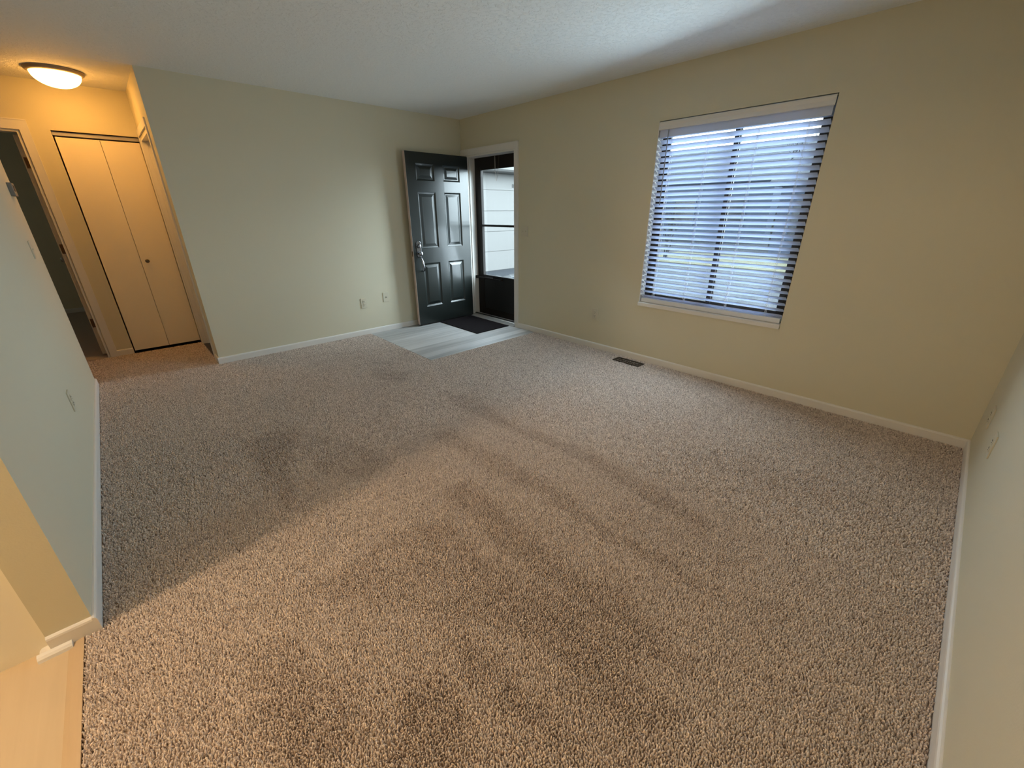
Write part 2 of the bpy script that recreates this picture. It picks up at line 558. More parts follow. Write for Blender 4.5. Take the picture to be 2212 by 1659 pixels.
def soft_poly(x, y, poly, soft):
    inside = np.zeros(len(x), bool)
    dmin = np.full(len(x), 1e9)
    n = len(poly)
    for i in range(n):
        x1, y1 = poly[i]
        x2, y2 = poly[(i + 1) % n]
        if y1 != y2:
            c = ((y1 > y) != (y2 > y)) & (x < (x2 - x1) * (y - y1) / (y2 - y1) + x1)
            inside ^= c
        dx, dy = x2 - x1, y2 - y1
        t = np.clip(((x - x1) * dx + (y - y1) * dy) / (dx * dx + dy * dy), 0, 1)
        dmin = np.minimum(dmin, np.hypot(x - x1 - t * dx, y - y1 - t * dy))
    return np.clip(0.5 + np.where(inside, dmin, -dmin) / soft, 0, 1)


def smooth_noise(x, y, cell, rng):
    """value noise, bilinear with smoothstep"""
    g = rng.random((int(10 / cell) + 3, int(12 / cell) + 3))
    u = (x + 8.5) / cell
    v = (y + 6.0) / cell
    i, j = np.floor(u).astype(int), np.floor(v).astype(int)
    a, b = u - i, v - j
    a, b = a * a * (3 - 2 * a), b * b * (3 - 2 * b)
    return (g[i, j] * (1 - a) + g[i + 1, j] * a) * (1 - b) + (g[i, j + 1] * (1 - a) + g[i + 1, j + 1] * a) * b


def make_carpet():
    rng = np.random.default_rng(7)
    xs, ys, ps = [], [], []

    def scatter(x0, x1, y0, y1, pitch):
        nx, ny = max(1, int(round((x1 - x0) / pitch))), max(1, int(round((y1 - y0) / pitch)))
        px, py = (x1 - x0) / nx, (y1 - y0) / ny
        gx, gy = np.meshgrid(x0 + (np.arange(nx) + 0.5) * px, y0 + (np.arange(ny) + 0.5) * py)
        gx = gx + (np.arange(ny) % 2)[:, None] * px * 0.5
        xs.append((gx + rng.uniform(-.42, .42, gx.shape) * px).ravel())
        ys.append((gy + rng.uniform(-.42, .42, gy.shape) * py).ravel())
        ps.append(np.full(gx.size, pitch))

    fine, coarse = 0.0056, 0.0076
    scatter(-4.045, -1.70, -5.126, -2.60, fine)
    scatter(-1.70, -0.014, -5.126, -2.60, coarse)
    scatter(-3.997, -0.014, -2.60, -1.376, coarse)
    scatter(-3.997, -1.530, -1.376, -0.014, coarse)
    scatter(-4.0, -3.12, -0.014, YH - 0.014, coarse)
    scatter(-4.8, -4.0, 0.105, YH - 0.014, 0.011)
    x, y, p = np.concatenate(xs), np.concatenate(ys), np.concatenate(ps)
    keep = ~((x < -3.996) & (y > YE - 0.014) & (y < 0.105))
    x, y, p = x[keep], y[keep], p[keep]
    n = len(x)
    lay = np.zeros(n)
    wx = x + (smooth_noise(x, y, 0.05, rng) - .5) * 0.03
    wy = y + (smooth_noise(x, y, 0.05, rng) - .5) * 0.03
    for poly, k in LAY:
        lay = np.maximum(lay, k * soft_poly(wx, wy, poly, 0.06))
    soft = 0.5 * smooth_noise(x, y, 0.45, rng) + 0.3 * smooth_noise(x, y, 0.14, rng) + 0.2 * smooth_noise(x, y, 0.04, rng)
    lay = np.clip(lay + (soft - 0.5) * 0.9, -0.4, 1.1)
    rot = rng.uniform(0, 2 * PI, n)
    ang = rng.uniform(0, 2 * PI, n)
    lean = 0.0056 * np.sqrt(rng.random(n)) * (p / 0.0068)
    ddx = lean * np.cos(ang) + 0.0022 * (0.5 - lay) * 0.62       # the pile leans away from the camera, or back where brushed
    ddy = lean * np.sin(ang) + 0.0022 * (0.5 - lay) * 0.67
    h = rng.uniform(0.0094, 0.0125, n)
    yarn = np.clip(0.62 + rng.normal(0, 0.21, n) - 0.16 * np.clip(lay, 0, 1) + 0.07 * np.clip(-lay, 0, 1), 0, 1)
    K = 4
    V = np.empty((n, 2 * K, 3))
    for k in range(K):
        a = rot + 2 * PI * k / K
        rb, rt = p * 0.64, p * rng.uniform(0.32, 0.46, n)
        V[:, k, 0] = x + rb * np.cos(a)
        V[:, k, 1] = y + rb * np.sin(a)
        V[:, k, 2] = -0.0125
        a2 = a + 0.5
        V[:, K + k, 0] = x + ddx + rt * np.cos(a2)
        V[:, K + k, 1] = y + ddy + rt * np.sin(a2)
        V[:, K + k, 2] = -0.0125 + h + rng.uniform(-.0012, .0012, n)
    base = (np.arange(n) * 2 * K)[:, None]
    quads = [[k, (k + 1) % K, K + (k + 1) % K, K + k] for k in range(K)] + [[K, K + 1, K + 2, K + 3]]
    F = np.concatenate([base + np.array(q)[None, :] for q in quads], 0)
    nb = 4
    backing = np.array([(-7.6, -5.14, -.0122), (0, -5.14, -.0122), (0, 5.4, -.0122), (-7.6, 5.4, -.0122)])
    # backing pieces: living room, hall and bedroom
    rects = [(-4.046, 0, YN, -1.375), (-4.0, -1.529, -1.375, 0.0), (-7.6, -3.106, 0.105, YH), (-4.0, -3.106, -0.001, 0.106)]
    bv, bf = [], []
    for i, (a, b, c, d) in enumerate(rects):
        bv += [(a, c, -.0122), (b, c, -.0122), (b, d, -.0122), (a, d, -.0122)]
        bf.append([4 * i, 4 * i + 1, 4 * i + 2, 4 * i + 3])
    verts = np.concatenate([V.reshape(-1, 3), np.array(bv)], 0)
    faces = np.concatenate([F, np.array(bf) + n * 2 * K], 0)
    me = bpy.data.meshes.new('carpet')
    me.vertices.add(len(verts))
    me.vertices.foreach_set('co', verts.astype(np.float32).ravel())
    me.loops.add(faces.size)
    me.loops.foreach_set('vertex_index', faces.astype(np.int32).ravel())
    me.polygons.add(len(faces))
    me.polygons.foreach_set('loop_start', (np.arange(len(faces)) * 4).astype(np.int32))
    at = me.attributes.new('yarn', 'FLOAT', 'POINT')
    vals = np.concatenate([np.repeat(yarn, 2 * K), np.full(len(bv), 0.1)])
    at.data.foreach_set('value', vals.astype(np.float32))
    me.update(calc_edges=True)
    me.materials.append(M['carpet'])
    o = bpy.data.objects.new('carpet', me)
    C.objects.link(o)
    tag(o, 'beige-brown cut pile carpet with vacuum strokes, wall to wall', 'carpet', kind='stuff')


make_carpet()

# ------------------------------------------------------------------ entry: casing, jamb, threshold
t = thing('trim_3', 'white painted casing and jamb round the entry beside the open dark door', 'door frame', (0, -0.5, 0), kind='structure')
def at(parent, bm):
    bmesh.ops.translate(bm, verts=bm.verts, vec=-Vector(parent.location))
    return bm
bm = new(); box(bm, -0.016, 0.0, -1.065, -1.009, -0.012, 2.034); box(bm, -0.019, -0.016, -1.065, -1.056, -0.012, 2.034)
obj('side_casing', at(t, bm), M['trim'], t)
bm = new(); box(bm, -0.016, 0.0, -0.059, -0.003, -0.012, 2.034)
obj('side_casing', at(t, bm), M['trim'], t)
bm = new(); box(bm, -0.016, 0.0, -1.065, -0.003, 2.034, 2.102); box(bm, -0.019, -0.016, -1.065, -0.003, 2.093, 2.102)
obj('head_casing', at(t, bm), M['trim'], t)
bm = new(); box(bm, 0.0, 0.15, DY1 - 0.018, DY1, 0.0, DZ1); box(bm, 0.05, 0.075, DY1 - 0.031, DY1 - 0.018, 0.0, DZ1 - 0.018)
obj('jamb', at(t, bm), M['trim'], t)
bm = new(); box(bm, 0.0, 0.15, DY0, DY0 + 0.018, 0.0, DZ1); box(bm, 0.05, 0.075, DY0 + 0.018, DY0 + 0.031, 0.0, DZ1 - 0.018)
obj('jamb', at(t, bm), M['trim'], t)
bm = new(); box(bm, 0.0, 0.15, DY0 + 0.018, DY1 - 0.018, DZ1 - 0.018, DZ1)
obj('head_jamb', at(t, bm), M['trim'], t)
bm = new(); prism(bm, [(-0.035, -0.005), (0.16, -0.005), (0.16, 0.010), (0.10, 0.020), (0.055, 0.020), (0.045, 0.012), (-0.025, 0.006)], 'y', DY0, DY1)
obj('threshold', at(t, bm), M['alum'], t)
bm = new(); prism(bm, [(0.058, 0.020), (0.085, 0.020), (0.080, 0.027), (0.063, 0.027)], 'y', DY0 + 0.02, DY1 - 0.02)
obj('threshold_seal', at(t, bm), M['bronze'], t)

# ------------------------------------------------------------------ entry door, swung open against the back wall
DW, DT, DH = 0.898, 0.044, 2.020
HINGE = (0.004, -0.071, 0.004)
door = thing('door_1', 'dark green six-panel entry door standing open', 'door', HINGE, math.radians(181.2), kind='structure')
# local frame: x runs from the hinge to the free edge, outdoor face at y = +DT, z up; turned 180 deg it lies along -x
PX = [(0.132, 0.385), (0.515, 0.768)]
PZ = [(0.232, 0.778), (0.958, 1.600), (1.722, 1.902)]


def slab_with_holes(bm, w, d, z0, z1, holes, y0):
    """a slab in local x-z, thickness d from y0, with blind pockets left open on both faces for the raised panels"""
    xs = sorted({0, w, *[v for hh in holes for v in hh[:2]]})
    zs = sorted({z0, z1, *[v for hh in holes for v in hh[2:]]})
    for xa, xb in zip(xs, xs[1:]):
        for za, zb in zip(zs, zs[1:]):
            mx, mz = (xa + xb) / 2, (za + zb) / 2
            if any(h[0] < mx < h[1] and h[2] < mz < h[3] for h in holes):
                continue
            box(bm, xa, xb, y0, y0 + d, za, zb)
    bmesh.ops.remove_doubles(bm, verts=bm.verts, dist=1e-5)
    # drop the inner faces shared by neighbouring blocks
    seen = {}
    for f in bm.faces:
        seen.setdefault(tuple(sorted(v.index for v in f.verts)), []).append(f)
    return bm


def raised_panel(xa, xb, za, zb, y0, d):
    bm = new()
    for side in (0, 1):
        steps = [(0.0, 0.0), (0.004, 0.004), (0.018, 0.011), (0.026, 0.011), (0.052, 0.003), (0.056, 0.002)]
        rings = []
        for ins, dep in steps:
            yy = y0 + d - dep if side else y0 + dep
            rings.append([bm.verts.new(p) for p in ((xa + ins, yy, za + ins), (xb - ins, yy, za + ins), (xb - ins, yy, zb - ins), (xa + ins, yy, zb - ins))])
        for a, b in zip(rings, rings[1:]):
            for k in range(4):
                bm.faces.new((a[k], a[(k + 1) % 4], b[(k + 1) % 4], b[k]))
        bm.faces.new(rings[-1])
    return bm


holes = [(a, b, c, d) for a, b in PX for c, d in PZ]
bm = new()
slab_with_holes(bm, DW, DT, 0.012, DH, holes, 0.0)
slab = obj('slab', bm, M['dark_door'], door)
for a, b, c, d in holes:
    obj('raised_panel', raised_panel(a, b, c, d, 0.0, DT), M['dark_door'], slab)
bm = new(); box(bm, DW, DW + 0.002, 0.0, DT, 0.012, DH)
o = obj('door_edge', bm, M['edge'], door); o['label'] = 'pale unpainted free edge of the door'
bm = new(); box(bm, 0.0, DW, 0.004, DT - 0.004, 0.002, 0.012)
obj('door_sweep', bm, M['black'], door)
for hz in (0.22, 1.02, 1.80):
    bm = new(); tube(bm, [(-0.004, -0.004, hz - 0.045), (-0.004, -0.004, hz + 0.045)], 0.006); box(bm, -0.002, 0.0, 0.0, 0.035, hz - 0.045, hz + 0.045)
    obj('hinge', bm, M['hinge'], door)
# handle set on the outdoor face: octagonal escutcheon with the lock cylinder, knob, and the D grip below
lx, Y = 0.820, DT
bm = new()
hw, top, bot = 0.032, 1.048, 0.860
prism(bm, [(lx - hw, bot + .02), (lx - hw + .014, bot), (lx + hw - .014, bot), (lx + hw, bot + .02), (lx + hw, top - .02), (lx + hw - .014, top), (lx - hw + .014, top), (lx - hw, top - .02)], 'y', Y, Y + 0.006)
hs = obj('handle_set', bm, M['pewter'], door, bevel=0.0015)
bm = new(); lathe(bm, [(0.0, 0.028), (0.012, 0.028), (0.020, 0.024), (0.025, 0.010), (0.027, 0.0)], (lx, Y + 0.005, 0.990), 'y', 24); box(bm, lx - 0.0012, lx + 0.0012, Y + 0.032, Y + 0.0345, 0.981, 0.999)
obj('lock_cylinder', bm, M['pewter'], hs, smooth=True)
bm = new(); lathe(bm, [(0.0, 0.052), (0.014, 0.052), (0.024, 0.046), (0.027, 0.036), (0.022, 0.024), (0.012, 0.018), (0.011, 0.006), (0.022, 0.003), (0.024, 0.0)], (lx, Y + 0.005, 0.903), 'y', 24)
obj('knob', bm, M['pewter'], hs, smooth=True)
bm = new()
gp = [(lx, Y + 0.004, 0.862), (lx - .002, Y + 0.022, 0.858), (lx - .004, Y + 0.045, 0.840), (lx - .010, Y + 0.058, 0.800), (lx - .016, Y + 0.060, 0.755), (lx - .024, Y + 0.052, 0.715), (lx - .030, Y + 0.034, 0.694), (lx - .032, Y + 0.014, 0.690), (lx - .032, Y + 0.003, 0.692)]
wid = [0.010, 0.011, 0.013, 0.014, 0.014, 0.015, 0.018, 0.020, 0.020]
rings = []
for i, p in enumerate(gp):
    d = (Vector(gp[min(i + 1, 8)]) - Vector(gp[max(i - 1, 0)])).normalized()
    nrm = d.cross(Vector((1, 0, 0))).normalized()
    rings.append([bm.verts.new(Vector(p) + Vector((wid[i] * math.cos(t), 0, 0)) + nrm * (0.006 * math.sin(t))) for t in [2 * PI * k / 12 for k in range(12)]])
for a_, b_ in zip(rings, rings[1:]):
    for k in range(12):
        bm.faces.new((a_[k], a_[(k + 1) % 12], b_[(k + 1) % 12], b_[k]))
bm.faces.new(rings[0][::-1]); bm.faces.new(rings[-1])
obj('grip_handle', bm, M['pewter'], hs, smooth=True)
bm = new(); lathe(bm, [(0.0, -0.045), (0.018, -0.043), (0.026, -0.030), (0.022, -0.016), (0.012, -0.010), (0.012, -0.003), (0.030, 0.0)], (lx, 0.0, 0.903), 'y', 24)
obj('knob', bm, M['pewter'], door, smooth=True)
bm = new(); box(bm, DW + 0.002, DW + 0.0035, 0.010, 0.034, 0.872, 0.932)
obj('latch_plate', bm, M['hinge'], door)

# ------------------------------------------------------------------ storm door (closed, dark bronze, two panes over a kick panel)
SX0, SX1 = 0.152, 0.184
SY0, SY1 = DY0 + 0.004, DY1 - 0.004
GY0, GY1 = -0.862, -0.208
sd = thing('door_2', 'dark bronze storm door with two glass panes, closed in the entry', 'door', (0.168, -0.525, 0.0), kind='structure')
bm = new()
box(bm, SX0, SX1, SY0, GY0, 0.012, 2.034); box(bm, SX0, SX1, GY1, SY1, 0.012, 2.034)
box(bm, SX0, SX1, GY0, GY1, 1.874, 2.034); box(bm, SX0, SX1, GY0, GY1, 0.012, 0.10)
box(bm, SX0 - 0.008, SX0, GY1, GY1 + 0.022, 0.55, 1.89); box(bm, SX0 - 0.008, SX0, GY0 - 0.022, GY0, 0.55, 1.89)
obj('frame', at(sd, bm), M['bronze'], sd, bevel=0.002)
bm = new(); box(bm, SX0 - 0.004, SX1, GY0, GY1, 1.198, 1.224)
obj('middle_rail', at(sd, bm), M['bronze'], sd, bevel=0.002)
bm = new(); box(bm, SX0 + 0.006, SX1 - 0.006, GY0, GY1, 0.10, 0.566); box(bm, SX0 - 0.004, SX1, GY0, GY1, 0.545, 0.568)
obj('kick_panel', at(sd, bm), M['black'], sd)
for za, zb in ((1.224, 1.874), (0.568, 1.198)):
    bm = new(); box(bm, 0.166, 0.169, GY0, GY1, za, zb)
    obj('glass_pane', at(sd, bm), M['glass'], sd)
bm = new(); tube(bm, [(0.125, -0.115, 0.530), (0.130, -0.21, 0.528), (0.130, -0.43, 0.528)], 0.014, 14); tube(bm, [(0.130, -0.43, 0.528), (0.133, -0.58, 0.528)], 0.005, 8)
o = obj('door_closer', at(sd, bm), M['bronze'], sd, smooth=True)
bm = new(); box(bm, 0.133, SX0, -0.60, -0.565, 0.514, 0.542); box(bm, 0.10, 0.128, DY1 - 0.05, DY1 - 0.019, 0.512, 0.548)
obj('closer_bracket', at(sd, bm), M['bronze'], sd)
bm = new()
tube(bm, [(0.135, -0.50, 2.012), (0.136, -0.502, 1.86), (0.136, -0.506, 1.80), (0.136, -0.525, 1.735), (0.136, -0.548, 1.800), (0.137, -0.556, 1.87), (0.136, -0.575, 1.97), (0.135, -0.58, 2.012)], 0.0022, 6)
obj('safety_chain', at(sd, bm), M['knob'], sd)
bm = new(); tube(bm, [(0.138, -0.498, 2.014), (0.138, -0.502, 1.875)], 0.007, 10)
obj('chain_spring', at(sd, bm), M['grey_plastic'], sd)

# ------------------------------------------------------------------ doormat and floor vent
bm = new(); box(bm, -0.578, -0.045, -0.928, -0.125, -0.0049, 0.003)
tag(obj('doormat', bm, M['mat'], bevel=0.002), 'thin dark brown doormat on the grey vinyl at the threshold', 'doormat')

v = thing('floor_vent', 'brown metal floor register in the carpet under the window wall', 'vent', (-0.135, -2.782, 0.0))
bm = new()
x0, x1, y0, y1 = -0.056, 0.056, -0.148, 0.146
for q in ((x0, x1, y0, y0 + .02), (x0, x1, y1 - .02, y1), (x0, x0 + .02, y0 + .02, y1 - .02), (x1 - .02, x1, y0 + .02, y1 - .02)):
    box(bm, *q, -0.0118, 0.004)
obj('frame', bm, M['vent'], v)
bm = new()
for k in range(17):
    yy = y0 + 0.028 + k * (y1 - y0 - 0.056) / 16
    box(bm, x0 + .02, x1 - .02, yy - 0.003, yy + 0.003, -0.008, 0.001)
box(bm, -0.003, 0.003, y0 + .02, y1 - .02, -0.009, 0.002)
obj('louvers', bm, M['vent'], v)
bm = new(); box(bm, x0 + .02, x1 - .02, y0 + .02, y1 - .02, -0.0118, -0.0105)
obj('duct_opening', bm, M['slot'], v)

# ------------------------------------------------------------------ window and blind
wn = thing('window_1', 'dark framed sliding window behind the white blind', 'window', (0.1, -3.356, WZ0), kind='structure')
fx0, fx1 = 0.085, 0.140
bm = new()
box(bm, fx0, fx1, WY0, WY0 + .045, WZ0, WZ1); box(bm, fx0, fx1, WY1 - .045, WY1, WZ0, WZ1)
box(bm, fx0, fx1, WY0 + .045, WY1 - .045, WZ1 - .045, WZ1); box(bm, fx0, fx1, WY0 + .045, WY1 - .045, WZ0, WZ0 + .045)
obj('window_frame', at(wn, bm), M['bronze'], wn, bevel=0.002)
for k, (ya, yb, xo) in enumerate(((WY0 + .045, -3.345, 0.118), (-3.375, WY1 - .045, 0.098))):
    bm = new()
    s, z0, z1 = 0.036, WZ0 + .045, WZ1 - .045
    box(bm, xo - .011, xo + .011, ya, ya + s, z0, z1); box(bm, xo - .011, xo + .011, yb - s, yb, z0, z1)
    box(bm, xo - .011, xo + .011, ya + s, yb - s, z0, z0 + s); box(bm, xo - .011, xo + .011, ya + s, yb - s, z1 - s, z1)
    sh = obj('sash', at(wn, bm), M['bronze'], wn, bevel=0.0015)
    bm = new(); box(bm, xo - .002, xo + .002, ya + s, yb - s, z0 + s, z1 - s)
    obj('pane', at(wn, bm), M['glass'], sh)
bm = new(); prism(bm, [(-0.017, WZ0 - 0.028), (-0.002, WZ0 - 0.030), (-0.0005, WZ0 - 0.030), (-0.0005, WZ0 + 0.0005), (0.084, WZ0 + 0.0005), (0.084, WZ0 + 0.006), (-0.012, WZ0 + 0.006), (-0.017, WZ0 + 0.001)], 'y', WY0 + 0.001, WY1 - 0.001)
obj('window_sill', at(wn, bm), M['trim'], wn)
bm = new(); box(bm, 0.001, 0.084, WY1 - 0.006, WY1 - 0.0002, WZ0 + 0.007, WZ1 - 0.0005)
obj('reveal_liner', at(wn, bm), M['trim'], wn)

bl = thing('window_blind', 'white horizontal slat blind in the window, slats half open', 'blind', (0.04, -3.356, WZ0))
BY0, BY1 = WY0 + 0.014, WY1 - 0.014
bm = new(); prism(bm, [(-0.006, 2.004), (0.002, 2.000), (0.006, 2.004), (0.006, 2.058), (0.000, 2.061), (-0.006, 2.054), (-0.002, 2.030)], 'y', WY0 + 0.006, BY1 + 0.006)
obj('valance', at(bl, bm), M['trim'], bl)
bm = new(); box(bm, 0.010, 0.066, BY0, BY1, 1.948, 2.055)
obj('headrail', at(bl, bm), M['slat'], bl)
bm = new()
NS, PITCH, Z0S = 30, 0.0443, 0.632
SLZ = [Z0S + k * PITCH for k in range(NS)]
tilt = math.radians(31)
for zc in SLZ:
    prof_t, prof_b = [], []
    for k in range(7):
        a = -1 + 2 * k / 6
        u, hgt = 0.025 * a, 0.0035 * (1 - a * a)
        for lst, e in ((prof_t, 0.0013), (prof_b, -0.0013)):
            hh = hgt + e
            lst.append((0.040 + u * math.cos(tilt) + hh * math.sin(tilt), zc - u * math.sin(tilt) + hh * math.cos(tilt)))
    prism(bm, prof_b + prof_t[::-1], 'y', BY0, BY1)
obj('slats', at(bl, bm), M['slat'], bl)
bm = new(); box(bm, 0.016, 0.064, BY0, BY1, WZ0 + 0.0075, WZ0 + 0.046)
obj('bottom_rail', at(bl, bm), M['blind'], bl, bevel=0.003)
for yc in (-2.865, -3.165, -3.525, -3.835):
    bm = new()
    for xx in (0.0165, 0.0635):
        tube(bm, [(xx, yc, WZ0 + 0.025), (xx, yc, 2.02)], 0.0009, 5)
    tube(bm, [(0.040, yc, WZ0 + 0.025), (0.040, yc, 2.02)], 0.0012, 5)
    obj('ladder_cord', at(bl, bm), M['cord'], bl)
bm = new(); tube(bm, [(0.004, -2.838, 2.00), (0.006, -2.836, 1.97), (0.008, -2.834, 1.43)], 0.0042, 8)
obj('tilt_wand', at(bl, bm), M['wand'], bl)

# ------------------------------------------------------------------ wall plates
PW, PH = 0.074, 0.118


def plate(parent, w=PW, h=PH):
    bm = new(); box(bm, -w / 2, w / 2, -0.006, 0.0, -h / 2, h / 2)
    return obj('cover_plate', bm, M['plate'], parent, bevel=0.002)


def outlet(label, loc, rotz, group=None):
    t = thing('wall_outlet', label, 'outlet', loc, rotz, group)
    plate(t)
    for s in (1, -1):
        bm = new(); lathe(bm, [(0.0175, -0.0055), (0.0175, -0.0085), (0.0165, -0.0092), (0.0, -0.0092)], (0, 0, s * 0.0195), 'y', 20)
        r = obj('receptacle', bm, M['plate'], t)
        bm = new()
        box(bm, -0.0075, -0.005, -0.0100, -0.0088, s * 0.0195, s * 0.0195 + 0.009); box(bm, 0.005, 0.0075, -0.0100, -0.0088, s * 0.0195, s * 0.0195 + 0.009)
        lathe(bm, [(0.0028, -0.0088), (0.0028, -0.0100), (0.0, -0.0100)], (0, 0, s * 0.0195 - 0.008), 'y', 10)
        obj('slots', bm, M['slot'], r)
    bm = new(); lathe(bm, [(0.003, -0.006), (0.003, -0.0072), (0.0, -0.0075)], (0, 0, 0), 'y', 10)
    obj('screw', bm, M['plate'], t)
    return t


def toggle(parent, x):
    bm = new(); box(bm, x - 0.006, x + 0.006, -0.0066, -0.005, -0.012, 0.012)
    s = obj('switch_slot', bm, M['plate'], parent)
    bm = new(); prism(bm, [(-0.006, -0.006), (-0.013, 0.004), (-0.012, 0.008), (-0.006, 0.007)], 'x', x - 0.004, x + 0.004)
    obj('toggle', bm, M['plate'], s)


outlet('almond double outlet low on the back wall, farther from the dark door', (-1.551, 0, 0.377), 0)
t = thing('jack_plate', 'almond plate with one small dark jack, low on the back wall, nearest the dark door', 'wall plate', (-1.262, 0, 0.412), 0)
plate(t)
bm = new(); box(bm, -0.009, 0.009, -0.0095, -0.005, -0.010, 0.010)
j = obj('jack_socket', bm, M['plate'], t)
bm = new(); box(bm, -0.006, 0.006, -0.0100, -0.0090, -0.006, 0.003)
obj('socket_hole', bm, M['slot'], j)
t = thing('light_switch', 'almond double switch plate just right of the entry casing', 'switch', (0, -1.168, 1.168), -PI / 2)
plate(t, 0.118, 0.118); toggle(t, -0.023); toggle(t, 0.023)
outlet('almond outlet low on the window wall, left of the window', (0, -2.248, 0.369), -PI / 2)
outlet('almond outlet low on the left partition', (XL, -1.504, 0.392), PI / 2)
t = thing('light_switch', 'almond single switch plate on the left partition, lower than the grey box', 'switch', (XL, -0.333, 1.156), PI / 2)
plate(t); toggle(t, 0)
outlet('almond outlet on the right-hand wall, the one nearer the room corner', (-0.380, YN, 0.354), PI)
outlet('almond outlet on the right-hand wall, farther from the room corner', (-0.824, YN, 0.365), PI)
t = thing('thermostat', 'small grey wall-mounted box high on the left partition near its far end', 'thermostat', (XL, -0.075, 1.545), PI / 2)
bm = new(); box(bm, -0.075, 0.060, -0.024, 0.0, -0.043, 0.043)
obj('housing', bm, M['grey_plastic'], t, bevel=0.004)
bm = new(); box(bm, -0.045, 0.015, -0.0255, -0.0235, -0.012, 0.026)
obj('display', bm, M['slot'], t)

# ------------------------------------------------------------------ hall: lamp, closet, doors
lamp = thing('ceiling_light', 'lit dome ceiling light in the hall with a metal ring', 'ceiling light', (-3.553, 0.572, H))
bm = new(); lathe(bm, [(0.0, 0.0), (0.176, 0.0), (0.178, -0.006), (0.172, -0.018), (0.158, -0.026), (0.152, -0.026), (0.152, -0.012), (0.0, -0.012)], (0, 0, 0), 'z', 48)
obj('ring', bm, M['lamp_ring'], lamp, smooth=True)
bm = new()
lathe(bm, [(0.151, -0.014)] + [(0.151 * math.cos(a), -0.022 - 0.098 * math.sin(a)) for a in [k * PI / 2 / 9 for k in range(9)]] + [(0.0, -0.120)], (0, 0, 0), 'z', 48)
obj('glass_dome', bm, M['lamp_glass'], lamp, smooth=True)

cl = thing('door_4', 'cream bifold closet doors in the hall, closed', 'closet door', (-3.412, YH + 0.05, 0), kind='structure')
cy0, cy1 = YH + 0.030, YH + 0.058
for a, b in ((-3.702, -3.4075), (-3.4045, -3.118)):
    bm = new(); box(bm, a, b, cy0, cy1, 0.016, 2.020)
    lf = obj('door_leaf', at(cl, bm), M['closet'], cl, bevel=0.0015)
bm = new(); lathe(bm, [(0.010, 0.0), (0.007, -0.008), (0.008, -0.014), (0.017, -0.020), (0.018, -0.027), (0.012, -0.032), (0.0, -0.033)], (-3.355, cy0, 0.925), 'y', 20)
obj('knob', at(cl, bm), M['knob'], cl, smooth=True)
bm = new(); box(bm, -3.711, -3.112, YH + 0.022, YH + 0.028, 2.032, 2.067); box(bm, -3.711, -3.112, YH + 0.060, YH + 0.066, 2.032, 2.067); box(bm, -3.711, -3.112, YH + 0.022, YH + 0.066, 2.060, 2.0675)
obj('track', at(cl, bm), M['alum'], cl)
bm = new(); tube(bm, [(-3.69, YH + 0.044, 2.015), (-3.69, YH + 0.044, 2.05)], 0.005, 8)
obj('pivot_pin', at(cl, bm), M['alum'], cl)

# casing of the open bedroom doorway
t = thing('trim_4', 'cream casing round the open dark doorway in the hall', 'door frame', (-4.3, YH, 0), kind='structure')
bm = new(); box(bm, -3.900, -3.842, YH - 0.016, YH, -0.012, 2.052); box(bm, -3.850, -3.842, YH - 0.019, YH - 0.016, -0.012, 2.052)
obj('side_casing', at(t, bm), M['trim'], t)
bm = new(); box(bm, -4.78, -4.722, YH - 0.016, YH, -0.012, 2.052)
obj('side_casing', at(t, bm), M['trim'], t)
bm = new(); box(bm, -4.78, -3.842, YH - 0.016, YH, 2.052, 2.131); box(bm, -4.78, -3.842, YH - 0.019, YH - 0.016, 2.121, 2.131)
obj('head_casing', at(t, bm), M['trim'], t)
bm = new(); box(bm, -3.923, -3.905, YH, YH + 0.115, -0.012, 2.052)
obj('jamb', at(t, bm), M['trim'], t)
bm = new(); box(bm, -4.72, -4.702, YH, YH + 0.115, -0.012, 2.052)
obj('jamb', at(t, bm), M['trim'], t)
bm = new(); box(bm, -4.702, -3.923, YH, YH + 0.115, 2.034, 2.052)
obj('head_jamb', at(t, bm), M['trim'], t)
# its door, swung into the dark bedroom; we look at the hinge edge
d3 = thing('door_3', 'hall door swung into the dark room, hinge edge showing', 'door', (-3.924, YH + 0.118, 0), kind='structure')
bm = new(); box(bm, -0.037, -0.002, 0.0, 0.745, 0.014, 2.022)
obj('slab', bm, M['trim'], d3, bevel=0.001)
for hz in (0.345, 1.072, 1.805):
    bm = new(); box(bm, -0.029, -0.002, -0.0015, 0.0, hz - 0.044, hz + 0.044); tube(bm, [(-0.001, -0.004, hz - 0.044), (-0.001, -0.004, hz + 0.044)], 0.0045, 8)
    obj('hinge', bm, M['hinge'], d3)
bm = new(); lathe(bm, [(0.030, 0.0), (0.030, -0.006), (0.012, -0.010), (0.011, -0.030), (0.024, -0.040), (0.028, -0.052), (0.020, -0.064), (0.0, -0.066)], (-0.037, 0.685, 0.93), 'x', 20)
obj('knob', bm, M['chrome'], d3, smooth=True)

